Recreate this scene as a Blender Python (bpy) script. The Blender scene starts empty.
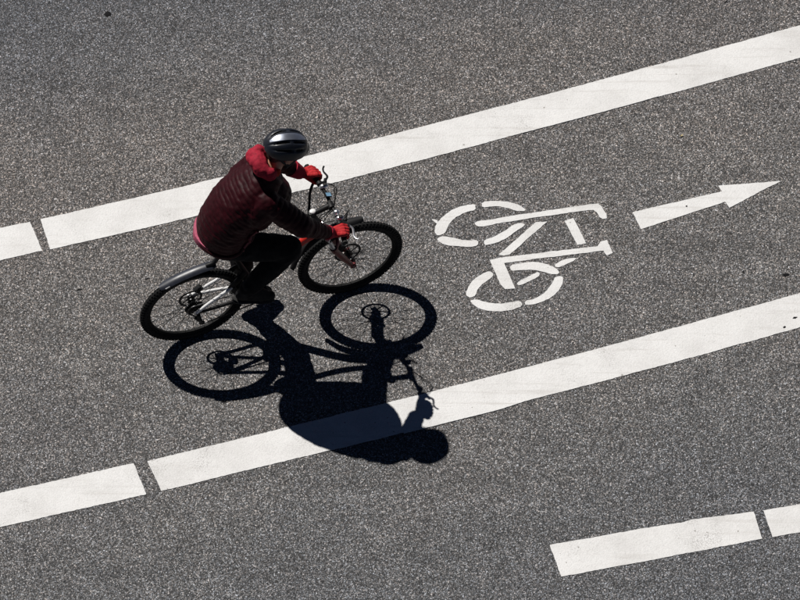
import bpy, bmesh, math, random
from mathutils import Vector, Matrix, Quaternion, noise as mnoise
from mathutils.bvhtree import BVHTree

random.seed(7)
R_ = math.radians
sc = bpy.context.scene
COL = sc.collection

# ------------------------------------------------------------------ camera
DIST, PITCH = 30.0, R_(56.398)
cam_d = bpy.data.cameras.new('camera')
cam = bpy.data.objects.new('camera', cam_d)
COL.objects.link(cam)
cam.location = (0, -DIST * math.cos(PITCH), DIST * math.sin(PITCH))
cam.rotation_euler = (math.pi / 2 - PITCH, 0, 0)
cam_d.sensor_width = 36.0
cam_d.lens = 154.787 * DIST / 800.0 * 36.0
cam_d.clip_start = 0.5
cam_d.clip_end = 2000.0
sc.camera = cam

# ------------------------------------------------------------------ sky and sun
SUN = Vector((0.504, -0.627, -1.0)).normalized()          # direction the light travels
sun_el = math.asin(-SUN.z)
sun_az = math.atan2(-SUN.x, -SUN.y)                       # clockwise from +Y
world = bpy.data.worlds.new('World')
sc.world = world
world.use_nodes = True
wn = world.node_tree
wn.nodes.clear()
sky = wn.nodes.new('ShaderNodeTexSky')
sky.sky_type = 'NISHITA'
sky.sun_disc = False
sky.sun_elevation = sun_el
sky.sun_rotation = sun_az
sky.altitude = 5000
sky.air_density = 0.25
sky.dust_density = 0.0
sky.ozone_density = 1.0
bgn = wn.nodes.new('ShaderNodeBackground')
bgn.inputs[1].default_value = 0.05
won = wn.nodes.new('ShaderNodeOutputWorld')
wn.links.new(sky.outputs[0], bgn.inputs[0])
wn.links.new(bgn.outputs[0], won.inputs[0])

sun_d = bpy.data.lights.new('sun', 'SUN')
sun_d.energy = 5.0
sun_d.angle = R_(0.5)
sun_d.color = (1.0, 0.965, 0.915)
sun = bpy.data.objects.new('sun', sun_d)
COL.objects.link(sun)
sun.rotation_euler = SUN.to_track_quat('-Z', 'Y').to_euler()
sun.location = (-5, 6, 10)

vs = sc.view_settings
vs.view_transform = 'Standard'
vs.look = 'None'
vs.gamma = 1.0
vs.exposure = 0.0
vs.use_curve_mapping = False


# ------------------------------------------------------------------ materials
class NT:
    def __init__(self, name):
        self.m = bpy.data.materials.new(name)
        self.m.use_nodes = True
        self.t = self.m.node_tree
        self.t.nodes.clear()
        self.out = self.n('ShaderNodeOutputMaterial')
        self.p = self.n('ShaderNodeBsdfPrincipled')
        self.l(self.p.outputs[0], self.out.inputs[0])

    def n(self, typ, **kw):
        nd = self.t.nodes.new(typ)
        for k, v in kw.items():
            setattr(nd, k, v)
        return nd

    def l(self, a, b):
        self.t.links.new(a, b)

    def coord(self):
        return self.n('ShaderNodeTexCoord').outputs['Object']

    def noise(self, scale, detail=3.0, rough=0.55, vec=None, dist=0.0):
        nd = self.n('ShaderNodeTexNoise')
        nd.inputs['Scale'].default_value = scale
        nd.inputs['Detail'].default_value = detail
        nd.inputs['Roughness'].default_value = rough
        nd.inputs['Distortion'].default_value = dist
        self.l(vec if vec is not None else self.coord(), nd.inputs['Vector'])
        return nd

    def voro(self, scale, feature='F1', vec=None, rnd=1.0):
        nd = self.n('ShaderNodeTexVoronoi', feature=feature)
        nd.inputs['Scale'].default_value = scale
        nd.inputs['Randomness'].default_value = rnd
        self.l(vec if vec is not None else self.coord(), nd.inputs['Vector'])
        return nd

    def ramp(self, fac, stops, interp='LINEAR'):
        nd = self.n('ShaderNodeValToRGB')
        cr = nd.color_ramp
        cr.interpolation = interp
        while len(cr.elements) < len(stops):
            cr.elements.new(0.5)
        for e, (p, c) in zip(cr.elements, stops):
            e.position = p
            e.color = (c, c, c, 1) if not isinstance(c, tuple) else (*c, 1)
        self.l(fac, nd.inputs[0])
        return nd.outputs[0]

    def mix(self, a, b, fac, mode='MIX'):
        nd = self.n('ShaderNodeMix', data_type='RGBA', blend_type=mode)
        for v, idx in ((fac, 0), (a, 6), (b, 7)):
            if hasattr(v, 'node'):
                self.l(v, nd.inputs[idx])
            elif idx == 0:
                nd.inputs[0].default_value = v
            else:
                nd.inputs[idx].default_value = (v, v, v, 1) if not isinstance(v, tuple) else (*v, 1)
        return nd.outputs[2]

    def math(self, op, a, b=0.0, clamp=False):
        nd = self.n('ShaderNodeMath', operation=op)
        nd.use_clamp = clamp
        for v, i in ((a, 0), (b, 1)):
            if hasattr(v, 'node'):
                self.l(v, nd.inputs[i])
            else:
                nd.inputs[i].default_value = v
        return nd.outputs[0]

    def bump(self, height, strength=0.5, dist=0.01):
        nd = self.n('ShaderNodeBump')
        nd.inputs['Strength'].default_value = strength
        nd.inputs['Distance'].default_value = dist
        self.l(height, nd.inputs['Height'])
        self.l(nd.outputs[0], self.p.inputs['Normal'])

    def set(self, **kw):
        for k, v in kw.items():
            inp = self.p.inputs[k.replace('_', ' ')]
            if hasattr(v, 'node'):
                self.l(v, inp)
            elif isinstance(v, tuple):
                inp.default_value = (*v, 1)
            else:
                inp.default_value = v


def mat_simple(name, col, rough=0.5, metal=0.0, var=0.25, scale=60.0, bump=0.15, bdist=0.001, coat=0.0, sheen=0.0, spec=0.5, crough=0.08):
    a = NT(name)
    nz = a.noise(scale, 4)
    c2 = tuple(c * (1 - var) for c in col)
    c3 = tuple(min(1, c * (1 + var)) for c in col)
    a.set(Base_Color=a.ramp(nz.outputs[0], [(0.3, c2), (0.7, c3)]), Metallic=metal)
    a.set(Roughness=a.ramp(a.noise(scale * 0.37, 3).outputs[0], [(0.3, max(0.05, rough - 0.08)), (0.7, min(1, rough + 0.08))]))
    a.p.inputs['Specular IOR Level'].default_value = spec
    if coat:
        a.p.inputs['Coat Weight'].default_value = coat
        a.p.inputs['Coat Roughness'].default_value = crough
    if sheen:
        a.p.inputs['Sheen Weight'].default_value = sheen
        a.p.inputs['Sheen Roughness'].default_value = 0.4
    if bump:
        a.bump(a.noise(scale * 2.5, 3).outputs[0], bump, bdist)
    return a.m


def mat_asphalt():
    a = NT('asphalt')
    co = a.coord()
    # irregular stone outlines: warp the coordinates a little
    wz = a.noise(70, 2, 0.5, co)
    off = a.n('ShaderNodeVectorMath', operation='SUBTRACT')
    a.l(wz.outputs['Color'], off.inputs[0])
    off.inputs[1].default_value = (0.5, 0.5, 0.5)
    scl = a.n('ShaderNodeVectorMath', operation='SCALE')
    a.l(off.outputs[0], scl.inputs[0])
    scl.inputs['Scale'].default_value = 0.012
    add = a.n('ShaderNodeVectorMath', operation='ADD')
    a.l(co, add.inputs[0])
    a.l(scl.outputs[0], add.inputs[1])
    w = add.outputs[0]
    v1 = a.voro(122, 'F1', w)
    v2 = a.voro(222, 'F1', w)
    sep1 = a.n('ShaderNodeSeparateColor')
    a.l(v1.outputs['Color'], sep1.inputs[0])
    sep2 = a.n('ShaderNodeSeparateColor')
    a.l(v2.outputs['Color'], sep2.inputs[0])
    s1 = a.ramp(sep1.outputs[0], [(0.0, 0.024), (0.32, 0.060), (0.58, 0.140), (0.80, 0.34), (0.92, 0.57), (1.0, 0.70)])
    s2 = a.ramp(sep2.outputs[1], [(0.0, 0.022), (0.42, 0.070), (0.68, 0.180), (0.87, 0.44), (1.0, 0.66)])
    pick = a.ramp(a.noise(45, 2, 0.5, co).outputs[0], [(0.42, 0.0), (0.58, 1.0)])
    stone = a.mix(s1, s2, pick)
    # bitumen between the stones
    joint = a.ramp(v1.outputs['Distance'], [(0.42, 0.0), (0.78, 1.0)])
    stone = a.mix(stone, (0.018, 0.018, 0.019), a.math('MULTIPLY', joint, 0.80))
    # stone tints, warm and cool
    tint = a.ramp(sep1.outputs[2], [(0.0, (1.07, 0.98, 0.93)), (0.5, (1.0, 1.0, 1.0)), (1.0, (0.94, 0.99, 1.07))])
    stone = a.mix(stone, tint, 1.0, 'MULTIPLY')
    # patches of wear and tone across the carriageway
    big = a.noise(0.55, 4, 0.6, co, 0.6)
    stone = a.mix(stone, a.ramp(big.outputs[0], [(0.30, (0.92, 0.92, 0.94)), (0.5, (1.02, 1.01, 1.00)), (0.70, (1.12, 1.08, 1.05))]), 1.0, 'MULTIPLY')
    # tone across the road, cooler and darker either side of the cycle lane
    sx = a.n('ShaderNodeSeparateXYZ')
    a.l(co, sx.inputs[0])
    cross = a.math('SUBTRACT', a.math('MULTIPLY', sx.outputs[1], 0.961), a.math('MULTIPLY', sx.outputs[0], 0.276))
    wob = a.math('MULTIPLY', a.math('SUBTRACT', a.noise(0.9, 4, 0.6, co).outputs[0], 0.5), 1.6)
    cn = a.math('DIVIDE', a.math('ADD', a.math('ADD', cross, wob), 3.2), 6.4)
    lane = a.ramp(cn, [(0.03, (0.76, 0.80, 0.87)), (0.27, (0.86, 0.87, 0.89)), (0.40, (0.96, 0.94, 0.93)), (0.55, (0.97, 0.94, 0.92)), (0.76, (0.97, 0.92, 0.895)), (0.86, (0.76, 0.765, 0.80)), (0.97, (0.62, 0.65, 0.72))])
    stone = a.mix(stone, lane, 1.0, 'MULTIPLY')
    mid = a.noise(5.5, 4, 0.65, co)
    stone = a.mix(stone, a.ramp(mid.outputs[0], [(0.28, 0.80), (0.5, 1.0), (0.72, 1.14)]), 1.0, 'MULTIPLY')
    # faint tyre-polished streaks along the lane
    mp = a.n('ShaderNodeMapping')
    mp.inputs['Rotation'].default_value = (0, 0, -R_(16.5))
    mp.inputs['Scale'].default_value = (0.22, 3.2, 1)
    a.l(co, mp.inputs['Vector'])
    stk = a.noise(1.4, 5, 0.65, mp.outputs[0])
    stone = a.mix(stone, a.ramp(stk.outputs[0], [(0.3, 0.88), (0.7, 1.10)]), 1.0, 'MULTIPLY')
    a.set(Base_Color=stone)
    a.set(Roughness=a.ramp(sep2.outputs[0], [(0.0, 0.45), (1.0, 0.85)]))
    a.p.inputs['Specular IOR Level'].default_value = 0.45
    h1 = a.math('MULTIPLY', v1.outputs['Distance'], -1.0)
    h2 = a.math('MULTIPLY', v2.outputs['Distance'], -0.45)
    h = a.math('ADD', h1, h2)
    h = a.math('ADD', h, a.math('MULTIPLY', sep1.outputs[1], 0.35))
    a.bump(h, 0.9, 0.0045)
    return a.m


def mat_paint():
    a = NT('road_paint')
    co = a.coord()
    geo = a.n('ShaderNodeNewGeometry').outputs['Position']
    base = a.ramp(a.noise(3.2, 5, 0.65, geo).outputs[0], [(0.28, (0.600, 0.594, 0.588)), (0.55, (0.695, 0.692, 0.690)), (0.8, (0.735, 0.734, 0.735))])
    fine = a.noise(130, 3, 0.6, geo)
    base = a.mix(base, a.ramp(fine.outputs[0], [(0.32, 0.86), (0.55, 1.0)]), 1.0, 'MULTIPLY')
    # scattered grit and scuffs
    sp = a.voro(26, 'F1', geo)
    ssep = a.n('ShaderNodeSeparateColor')
    a.l(sp.outputs['Color'], ssep.inputs[0])
    spot = a.math('MULTIPLY', a.math('GREATER_THAN', ssep.outputs[0], 0.88), a.math('LESS_THAN', sp.outputs['Distance'], a.math('MULTIPLY', ssep.outputs[1], 0.20)))
    base = a.mix(base, (0.25, 0.235, 0.22), a.math('MULTIPLY', spot, 0.75))
    mp = a.n('ShaderNodeMapping')
    mp.inputs['Rotation'].default_value = (0, 0, -R_(14))
    mp.inputs['Scale'].default_value = (0.35, 7.0, 1)
    a.l(geo, mp.inputs['Vector'])
    sk = a.noise(3.0, 5, 0.7, mp.outputs[0])
    base = a.mix(base, (0.42, 0.40, 0.38), a.ramp(sk.outputs[0], [(0.55, 0.0), (0.76, 0.65)]))
    # patches where the coat is worn thin over the stones
    wr = a.noise(2.1, 5, 0.7, geo, 0.5)
    st = a.voro(120, 'F1', geo)
    wear = a.math('MULTIPLY', a.ramp(wr.outputs[0], [(0.56, 0.0), (0.74, 1.0)]), a.ramp(st.outputs['Distance'], [(0.50, 0.0), (0.72, 0.75)]))
    base = a.mix(base, (0.22, 0.21, 0.20), wear)
    a.set(Base_Color=base, Roughness=0.62)
    a.p.inputs['Specular IOR Level'].default_value = 0.35
    v = a.voro(95, 'F1', geo)
    a.bump(a.math('ADD', a.math('MULTIPLY', v.outputs['Distance'], -1.0), a.math('MULTIPLY', fine.outputs[0], 1.2)), 0.35, 0.002)
    return a.m


def mat_jacket():
    a = NT('jacket_nylon')
    nz = a.noise(30, 4)
    a.set(Base_Color=a.ramp(nz.outputs[0], [(0.3, (0.017, 0.0012, 0.0029)), (0.7, (0.032, 0.0024, 0.0056))]))
    a.set(Roughness=a.ramp(a.noise(22, 3).outputs[0], [(0.3, 0.46), (0.7, 0.62)]))
    a.p.inputs['Specular IOR Level'].default_value = 0.14
    a.bump(a.noise(85, 4, 0.6, None, 1.2).outputs[0], 0.35, 0.004)
    return a.m


def mat_skin():
    a = NT('skin')
    nz = a.noise(45, 4)
    a.set(Base_Color=a.ramp(nz.outputs[0], [(0.3, (0.42, 0.20, 0.13)), (0.7, (0.52, 0.27, 0.18))]), Roughness=0.5)
    a.p.inputs['Subsurface Weight'].default_value = 0.1
    a.p.inputs['Subsurface Radius'].default_value = (0.01, 0.004, 0.002)
    a.bump(a.noise(300, 3).outputs[0], 0.1, 0.0006)
    return a.m


M = dict(
    asphalt=mat_asphalt(), paint=mat_paint(), jacket=mat_jacket(), skin=mat_skin(),
    leaf=mat_simple('dry_leaf', (0.50, 0.42, 0.24), 0.8, scale=120, bump=0.3),
    tar=mat_simple('tar', (0.005, 0.005, 0.006), 0.8, bump=0.4, bdist=0.002, spec=0.15),
    trousers=mat_simple('trouser_cloth', (0.0045, 0.0045, 0.0055), 0.9, scale=40, bump=0.3, bdist=0.002, spec=0.2),
    hood=mat_simple('hood_fleece', (0.30, 0.012, 0.030), 0.8, scale=55, bump=0.5, bdist=0.004, spec=0.25),
    glove=mat_simple('glove_knit', (0.42, 0.016, 0.020), 0.75, scale=120, bump=0.5, bdist=0.002, spec=0.3),
    shirt=mat_simple('shirt_cotton', (0.42, 0.10, 0.16), 0.85, scale=70, bump=0.3, bdist=0.002, spec=0.2),
    shoe=mat_simple('shoe_leather', (0.006, 0.006, 0.007), 0.7, scale=80, spec=0.2),
    sole=mat_simple('shoe_sole', (0.014, 0.014, 0.014), 0.8),
    hair=mat_simple('hair', (0.020, 0.013, 0.009), 0.6, scale=200, bump=0.6, bdist=0.003),
    helmet=mat_simple('helmet_gloss', (0.008, 0.010, 0.016), 0.45, scale=20, bump=0.03, bdist=0.001, coat=0.25, crough=0.2, spec=0.35),
    highlight=mat_simple('helmet_highlight', (0.42, 0.45, 0.53), 0.42, 0.9, scale=25, var=0.1, bump=0.03, coat=0.5, crough=0.12),  # pale metallic colour stands for the sun's highlight on the black shell
    scarf=mat_simple('scarf_wool', (0.38, 0.030, 0.018), 0.85, scale=90, bump=0.5, bdist=0.003, spec=0.2),
    foam=mat_simple('helmet_foam', (0.010, 0.010, 0.011), 0.9, scale=150, bump=0.3),
    strap=mat_simple('strap_webbing', (0.010, 0.010, 0.012), 0.8, scale=200, bump=0.3),
    rubber=mat_simple('tyre_rubber', (0.0055, 0.0055, 0.006), 0.85, scale=120, bump=0.3, bdist=0.001, spec=0.3),
    rim=mat_simple('rim_black', (0.006, 0.006, 0.006), 0.7, 0.0, scale=50, bump=0.05, spec=0.2),
    spoke=mat_simple('spoke_steel', (0.03, 0.03, 0.032), 0.5, 0.6, scale=50, bump=0),
    steel=mat_simple('steel', (0.55, 0.55, 0.56), 0.32, 1.0, scale=60, bump=0.05),
    darksteel=mat_simple('dark_steel', (0.05, 0.05, 0.052), 0.42, 0.9, scale=60, bump=0.08),
    alloy=mat_simple('polished_alloy', (0.68, 0.69, 0.72), 0.28, 0.9, scale=40, bump=0.05),
    white=mat_simple('frame_white', (0.74, 0.74, 0.74), 0.30, scale=30, var=0.06, bump=0.03, coat=0.4),
    red=mat_simple('frame_red', (0.50, 0.025, 0.016), 0.32, scale=30, var=0.12, bump=0.03, coat=0.4),
    forkred=mat_simple('fork_red', (0.13, 0.007, 0.009), 0.35, scale=30, var=0.15, bump=0.03, coat=0.3),
    black=mat_simple('black_plastic', (0.006, 0.006, 0.007), 0.62, scale=60, bump=0.08, spec=0.3),
    guard=mat_simple('mudguard_plastic', (0.024, 0.027, 0.038), 0.38, scale=40, bump=0.05),
    grip=mat_simple('grip_rubber', (0.010, 0.010, 0.010), 0.85, scale=180, bump=0.5, bdist=0.002),
    saddle=mat_simple('saddle_vinyl', (0.010, 0.010, 0.011), 0.5, scale=90, bump=0.15),
    screen=mat_simple('display_glass', (0.16, 0.30, 0.44), 0.35, scale=20, bump=0, coat=0.2),
    reflect=mat_simple('reflective_tape', (0.45, 0.45, 0.46), 0.35, 0.3, scale=80, bump=0.1),
    lens=mat_simple('lamp_lens', (0.70, 0.70, 0.70), 0.12, scale=50, bump=0.02, coat=0.6),
    trim=mat_simple('jacket_trim', (0.15, 0.016, 0.024), 0.6, scale=90, bump=0.3, bdist=0.002),
    eye=mat_simple('eye', (0.55, 0.53, 0.50), 0.2, scale=30, bump=0, var=0.05),
)


# ------------------------------------------------------------------ mesh helpers
class MB:
    """collects shapes; build() links them as one mesh object"""
    def __init__(self):
        self.v = []
        self.f = []

    def add(self, vs_, fs):
        b = len(self.v)
        self.v += [Vector(p) for p in vs_]
        self.f += [[b + i for i in q] for q in fs]
        return self

    def tube(self, path, rad, n=10, cap=True, ry=None, closed=False, up=None):
        path = [Vector(p) for p in path]
        m = len(path)
        if not hasattr(rad, '__len__'):
            rad = [rad] * m
        if ry is None:
            ry = rad
        elif not hasattr(ry, '__len__'):
            ry = [ry] * m
        tang = []
        for i in range(m):
            if closed:
                t = path[(i + 1) % m] - path[i - 1]
            else:
                t = path[min(i + 1, m - 1)] - path[max(i - 1, 0)]
            tang.append(t.normalized())
        ref = Vector(up) if up else (Vector((0, 0, 1)) if abs(tang[0].z) < 0.9 else Vector((1, 0, 0)))
        u = (ref - tang[0] * ref.dot(tang[0])).normalized()
        vs_ = []
        for i in range(m):
            u = (u - tang[i] * u.dot(tang[i]))
            u.normalize()
            w = tang[i].cross(u)
            for k in range(n):
                a = 2 * math.pi * k / n
                vs_.append(path[i] + u * (math.cos(a) * ry[i]) + w * (math.sin(a) * rad[i]))
        fs = []
        mm = m if closed else m - 1
        for i in range(mm):
            j = (i + 1) % m
            for k in range(n):
                k2 = (k + 1) % n
                fs.append([i * n + k, i * n + k2, j * n + k2, j * n + k])
        if cap and not closed:
            fs.append([k for k in range(n)][::-1])
            fs.append([(m - 1) * n + k for k in range(n)])
        return self.add(vs_, fs)

    def capsule(self, a, b, ra, rb=None, n=14, h=5):
        """closed tapered rod with round ends"""
        a, b = Vector(a), Vector(b)
        rb = ra if rb is None else rb
        d = (b - a).normalized()
        path, rad = [], []
        for i in range(h + 1):
            t = math.pi / 2 * (1 - i / h)
            path.append(a - d * ra * math.sin(t))
            rad.append(max(ra * math.cos(t), ra * 0.02))
        for i in range(h + 1):
            t = math.pi / 2 * i / h
            path.append(b + d * rb * math.sin(t))
            rad.append(max(rb * math.cos(t), rb * 0.02))
        if (a - b).length < 1e-6:
            del path[h + 1], rad[h + 1]
        return self.tube(path, rad, n)

    def ellipsoid(self, c, r, mat=None, nu=20, nv=12):
        c = Vector(c)
        vs_, fs = [], []
        for j in range(1, nv):
            t = math.pi * j / nv
            for i in range(nu):
                p = 2 * math.pi * i / nu
                vs_.append(Vector((r[0] * math.sin(t) * math.cos(p), r[1] * math.sin(t) * math.sin(p), r[2] * math.cos(t))))
        top, bot = len(vs_), len(vs_) + 1
        vs_ += [Vector((0, 0, r[2])), Vector((0, 0, -r[2]))]
        for j in range(nv - 2):
            for i in range(nu):
                i2 = (i + 1) % nu
                fs.append([j * nu + i, (j + 1) * nu + i, (j + 1) * nu + i2, j * nu + i2])
        for i in range(nu):
            i2 = (i + 1) % nu
            fs.append([top, i, i2])
            fs.append([bot, (nv - 2) * nu + i2, (nv - 2) * nu + i])
        if mat is not None:
            vs_ = [mat @ q for q in vs_]
        return self.add([c + q for q in vs_], fs)

    def box(self, c, s, mat=None):
        c = Vector(c)
        vs_ = [Vector((sx * s[0] / 2, sy * s[1] / 2, sz * s[2] / 2)) for sx in (-1, 1) for sy in (-1, 1) for sz in (-1, 1)]
        if mat is not None:
            vs_ = [mat @ q for q in vs_]
        return self.add([c + q for q in vs_], [[0, 1, 3, 2], [4, 6, 7, 5], [0, 4, 5, 1], [2, 3, 7, 6], [0, 2, 6, 4], [1, 5, 7, 3]])

    def disc(self, c, r, w, n=40, hole=0.0, axis='y'):
        """solid (or ring) wheel-like disc, axis along y"""
        c = Vector(c)
        vs_, fs = [], []
        for s in (-1, 1):
            for k in range(n):
                a = 2 * math.pi * k / n
                vs_.append(c + Vector((r * math.cos(a), s * w / 2, r * math.sin(a))))
        if hole:
            for s in (-1, 1):
                for k in range(n):
                    a = 2 * math.pi * k / n
                    vs_.append(c + Vector((hole * math.cos(a), s * w / 2, hole * math.sin(a))))
        for k in range(n):
            k2 = (k + 1) % n
            fs.append([k, k2, n + k2, n + k])
            if hole:
                fs.append([2 * n + k, 3 * n + k, 3 * n + k2, 2 * n + k2])
                fs.append([k, 2 * n + k, 2 * n + k2, k2])
                fs.append([n + k, n + k2, 3 * n + k2, 3 * n + k])
        if not hole:
            fs.append(list(range(n)))
            fs.append(list(range(n, 2 * n))[::-1])
        return self.add(vs_, fs)

    def mesh(self, name, off=Vector((0, 0, 0))):
        me = bpy.data.meshes.new(name)
        me.from_pydata([p - off for p in self.v], [], self.f)
        bm = bmesh.new()
        bm.from_mesh(me)
        bmesh.ops.recalc_face_normals(bm, faces=bm.faces)
        bm.to_mesh(me)
        bm.free()
        return me

    def build(self, name, mat, parent=None, smooth=40, bevel=0.0):
        off = ORIG.get(root_of(parent), Vector((0, 0, 0))) if parent else Vector((0, 0, 0))
        me = self.mesh(name, off)
        return link(name, me, mat, parent, smooth, bevel)


ORIG = {}


def root_of(o):
    while o.parent:
        o = o.parent
    return o.name


def link(name, me, mat, parent=None, smooth=40, bevel=0.0):
    if bevel:
        bm = bmesh.new()
        bm.from_mesh(me)
        bmesh.ops.bevel(bm, geom=bm.edges[:], offset=bevel, segments=2, affect='EDGES', profile=0.6)
        bm.to_mesh(me)
        bm.free()
    me.materials.clear()
    me.materials.append(mat)
    if smooth:
        me.polygons.foreach_set('use_smooth', [True] * len(me.polygons))
        if smooth < 170:
            me.set_sharp_from_angle(angle=R_(smooth))
    o = bpy.data.objects.new(name, me)
    COL.objects.link(o)
    if parent:
        o.parent = parent
    return o


def remesh(mb, voxel, smooth_it=6, smooth_f=0.5):
    """fuse overlapping closed shapes into one continuous skin"""
    me = mb.mesh('tmp')
    o = bpy.data.objects.new('tmp', me)
    COL.objects.link(o)
    md = o.modifiers.new('r', 'REMESH')
    md.mode = 'VOXEL'
    md.voxel_size = voxel
    ms = o.modifiers.new('s', 'SMOOTH')
    ms.factor = smooth_f
    ms.iterations = smooth_it
    dg = bpy.context.evaluated_depsgraph_get()
    dg.update()
    ev = o.evaluated_get(dg)
    out = bpy.data.meshes.new_from_object(ev)
    bpy.data.objects.remove(o)
    bpy.data.meshes.remove(me)
    return out


def displace(me, fn):
    me.update()
    nv = [v.normal.copy() for v in me.vertices]
    for v, n in zip(me.vertices, nv):
        v.co = v.co + n * fn(v.co, n)
    me.update()


def shift(me, off):
    for v in me.vertices:
        v.co -= off
    me.update()


def tag(o, label=None, cat=None, group=None, kind=None):
    if label:
        o['label'] = label
    if cat:
        o['category'] = cat
    if group:
        o['group'] = group
    if kind:
        o['kind'] = kind
    return o


def empty(name, loc, rz, orig):
    o = bpy.data.objects.new(name, None)
    COL.objects.link(o)
    o.location = loc
    o.rotation_euler = (0, 0, rz)
    o.empty_display_size = 0.2
    ORIG[o.name] = Vector(orig)
    return o


def spline(pts, n):
    """Catmull-Rom through pts"""
    P = [Vector(p) for p in pts]
    P = [P[0] * 2 - P[1]] + P + [P[-1] * 2 - P[-2]]
    out = []
    for i in range(1, len(P) - 2):
        for k in range(n):
            t = k / n
            a, b, c, d = P[i - 1], P[i], P[i + 1], P[i + 2]
            out.append(0.5 * ((2 * b) + (c - a) * t + (2 * a - 5 * b + 4 * c - d) * t * t + (3 * b - a - 3 * c + d) * t ** 3))
    out.append(P[-2])
    return out


def lerp_list(vals, m):
    out = []
    for i in range(m):
        t = i / (m - 1) * (len(vals) - 1)
        k = min(int(t), len(vals) - 2)
        out.append(vals[k] + (vals[k + 1] - vals[k]) * (t - k))
    return out


def ik(a, b, l1, l2, pole):
    a, b, pole = Vector(a), Vector(b), Vector(pole)
    d = b - a
    L = min(d.length, (l1 + l2) * 0.999)
    u = d.normalized()
    x = (l1 * l1 - l2 * l2 + L * L) / (2 * L)
    h = math.sqrt(max(l1 * l1 - x * x, 0))
    p = (pole - a) - u * (pole - a).dot(u)
    return a + u * x + p.normalized() * h


# ------------------------------------------------------------------ road and markings
def make_road():
    bm = bmesh.new()
    S = 250.0
    vv = [bm.verts.new(p) for p in ((-S, -S, 0), (S, -S, 0), (S, S, 0), (-S, S, 0))]
    bm.faces.new(vv)
    me = bpy.data.meshes.new('road')
    bm.to_mesh(me)
    bm.free()
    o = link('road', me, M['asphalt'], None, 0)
    tag(o, kind='structure')


make_road()

PH = 0.0035     # thickness of the thermoplastic


def paint_shape(name, pts, parent=None, rough=0.0022, step=0.009, seed=0, z1=PH, round_it=0):
    """a slab of road paint with a slightly ragged outline"""
    P = [Vector((x, y)) for x, y in pts]
    for _ in range(round_it):
        Q = []
        for i in range(len(P)):
            a, b = P[i], P[(i + 1) % len(P)]
            Q += [a * 0.78 + b * 0.22, a * 0.22 + b * 0.78]
        P = Q
    out = []
    n = len(P)
    for i in range(n):
        a, b = P[i], P[(i + 1) % n]
        L = (b - a).length
        k = max(1, int(L / step))
        if max(abs(a.x), abs(b.x)) > 3.2:
            k = max(1, int(L / 0.08))
        d = (b - a) / max(L, 1e-6)
        nn = Vector((d.y, -d.x))
        for j in range(k):
            q = a + (b - a) * (j / k)
            r = rough * (mnoise.noise(Vector((q.x * 55, q.y * 55, seed))) * 1.1 + mnoise.noise(Vector((q.x * 9, q.y * 9, seed + 5))) * 1.0)
            r += rough * 1.3 * max(0, mnoise.noise(Vector((q.x * 23, q.y * 23, seed + 9))) - 0.35)
            out.append(q + nn * r)
    bm = bmesh.new()
    c = sum(out, Vector((0, 0))) / len(out)
    off = c if parent is None else Vector((parent.location.x, parent.location.y))
    top = [bm.verts.new((q.x - off.x, q.y - off.y, z1)) for q in out]
    bot = [bm.verts.new((q.x - off.x, q.y - off.y, -0.004)) for q in out]
    f = bm.faces.new(top)
    m = len(out)
    for i in range(m):
        bm.faces.new((top[i], bot[i], bot[(i + 1) % m], top[(i + 1) % m]))
    bmesh.ops.recalc_face_normals(bm, faces=bm.faces)
    bmesh.ops.triangulate(bm, faces=[f])
    me = bpy.data.meshes.new(name)
    bm.to_mesh(me)
    bm.free()
    o = link(name, me, M['paint'], parent, 0)
    if parent is None:
        o.location = (c.x, c.y, 0)
    return o


LINES = [
    ('short end of the upper white lane line at the left edge, before the gap',
     [(-8.435, -1.02), (-2.611, 0.564), (-2.417, 0.612)], [(-8.378, -1.268), (-2.599, 0.307), (-2.327, 0.383)]),
    ('long upper white lane line running behind the cyclist to the upper right',
     [(-2.349, 0.632), (-1.575, 0.848), (-0.659, 1.124), (0.199, 1.394), (1.066, 1.671), (1.874, 1.939), (2.69, 2.217), (8.369, 4.152)],
     [(-2.278, 0.394), (-1.567, 0.588), (-0.443, 0.921), (0.304, 1.158), (1.061, 1.409), (1.865, 1.669), (2.677, 1.944), (8.36, 3.869)]),
    ('short white lane line in the lower left corner, before the gap',
     [(-8.315, -2.996), (-2.515, -1.459), (-1.681, -1.238)], [(-8.302, -3.248), (-2.503, -1.709), (-1.595, -1.468)]),
    ("long lower white lane line crossed by the rider's shadow",
     [(-1.594, -1.223), (-1.265, -1.128), (-0.887, -1.02), (0.0, -0.763), (0.684, -0.557), (1.283, -0.372), (1.802, -0.205), (2.587, 0.052), (8.289, 1.919)],
     [(-1.501, -1.444), (-1.259, -1.376), (-0.883, -1.267), (-0.528, -1.169), (0.254, -0.942), (0.956, -0.727), (1.761, -0.479), (2.574, -0.213), (8.277, 1.653)]),
    ('white dash at the lower right with a ragged upper edge, both ends in view',
     [(0.935, -1.837), (1.25, -1.774), (1.501, -1.722), (1.778, -1.67), (1.823, -1.653), (2.217, -1.595)],
     [(1.002, -2.065), (1.369, -1.988), (1.871, -1.879), (2.265, -1.793)]),
    ('stub of white line cut off by the right edge, beside the ragged dash',
     [(2.277, -1.584), (2.511, -1.54), (6.442, -0.801)], [(2.327, -1.781), (2.501, -1.746), (6.422, -1.0)]),
]
lane_objs = []
for i, (lab, top, bot) in enumerate(LINES):
    o = paint_shape('lane_line', top + bot[::-1], rough=0.0028, seed=i * 3.1)
    lane_objs.append(o)
    tag(o, lab, 'lane line', 'white lane lines')

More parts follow.
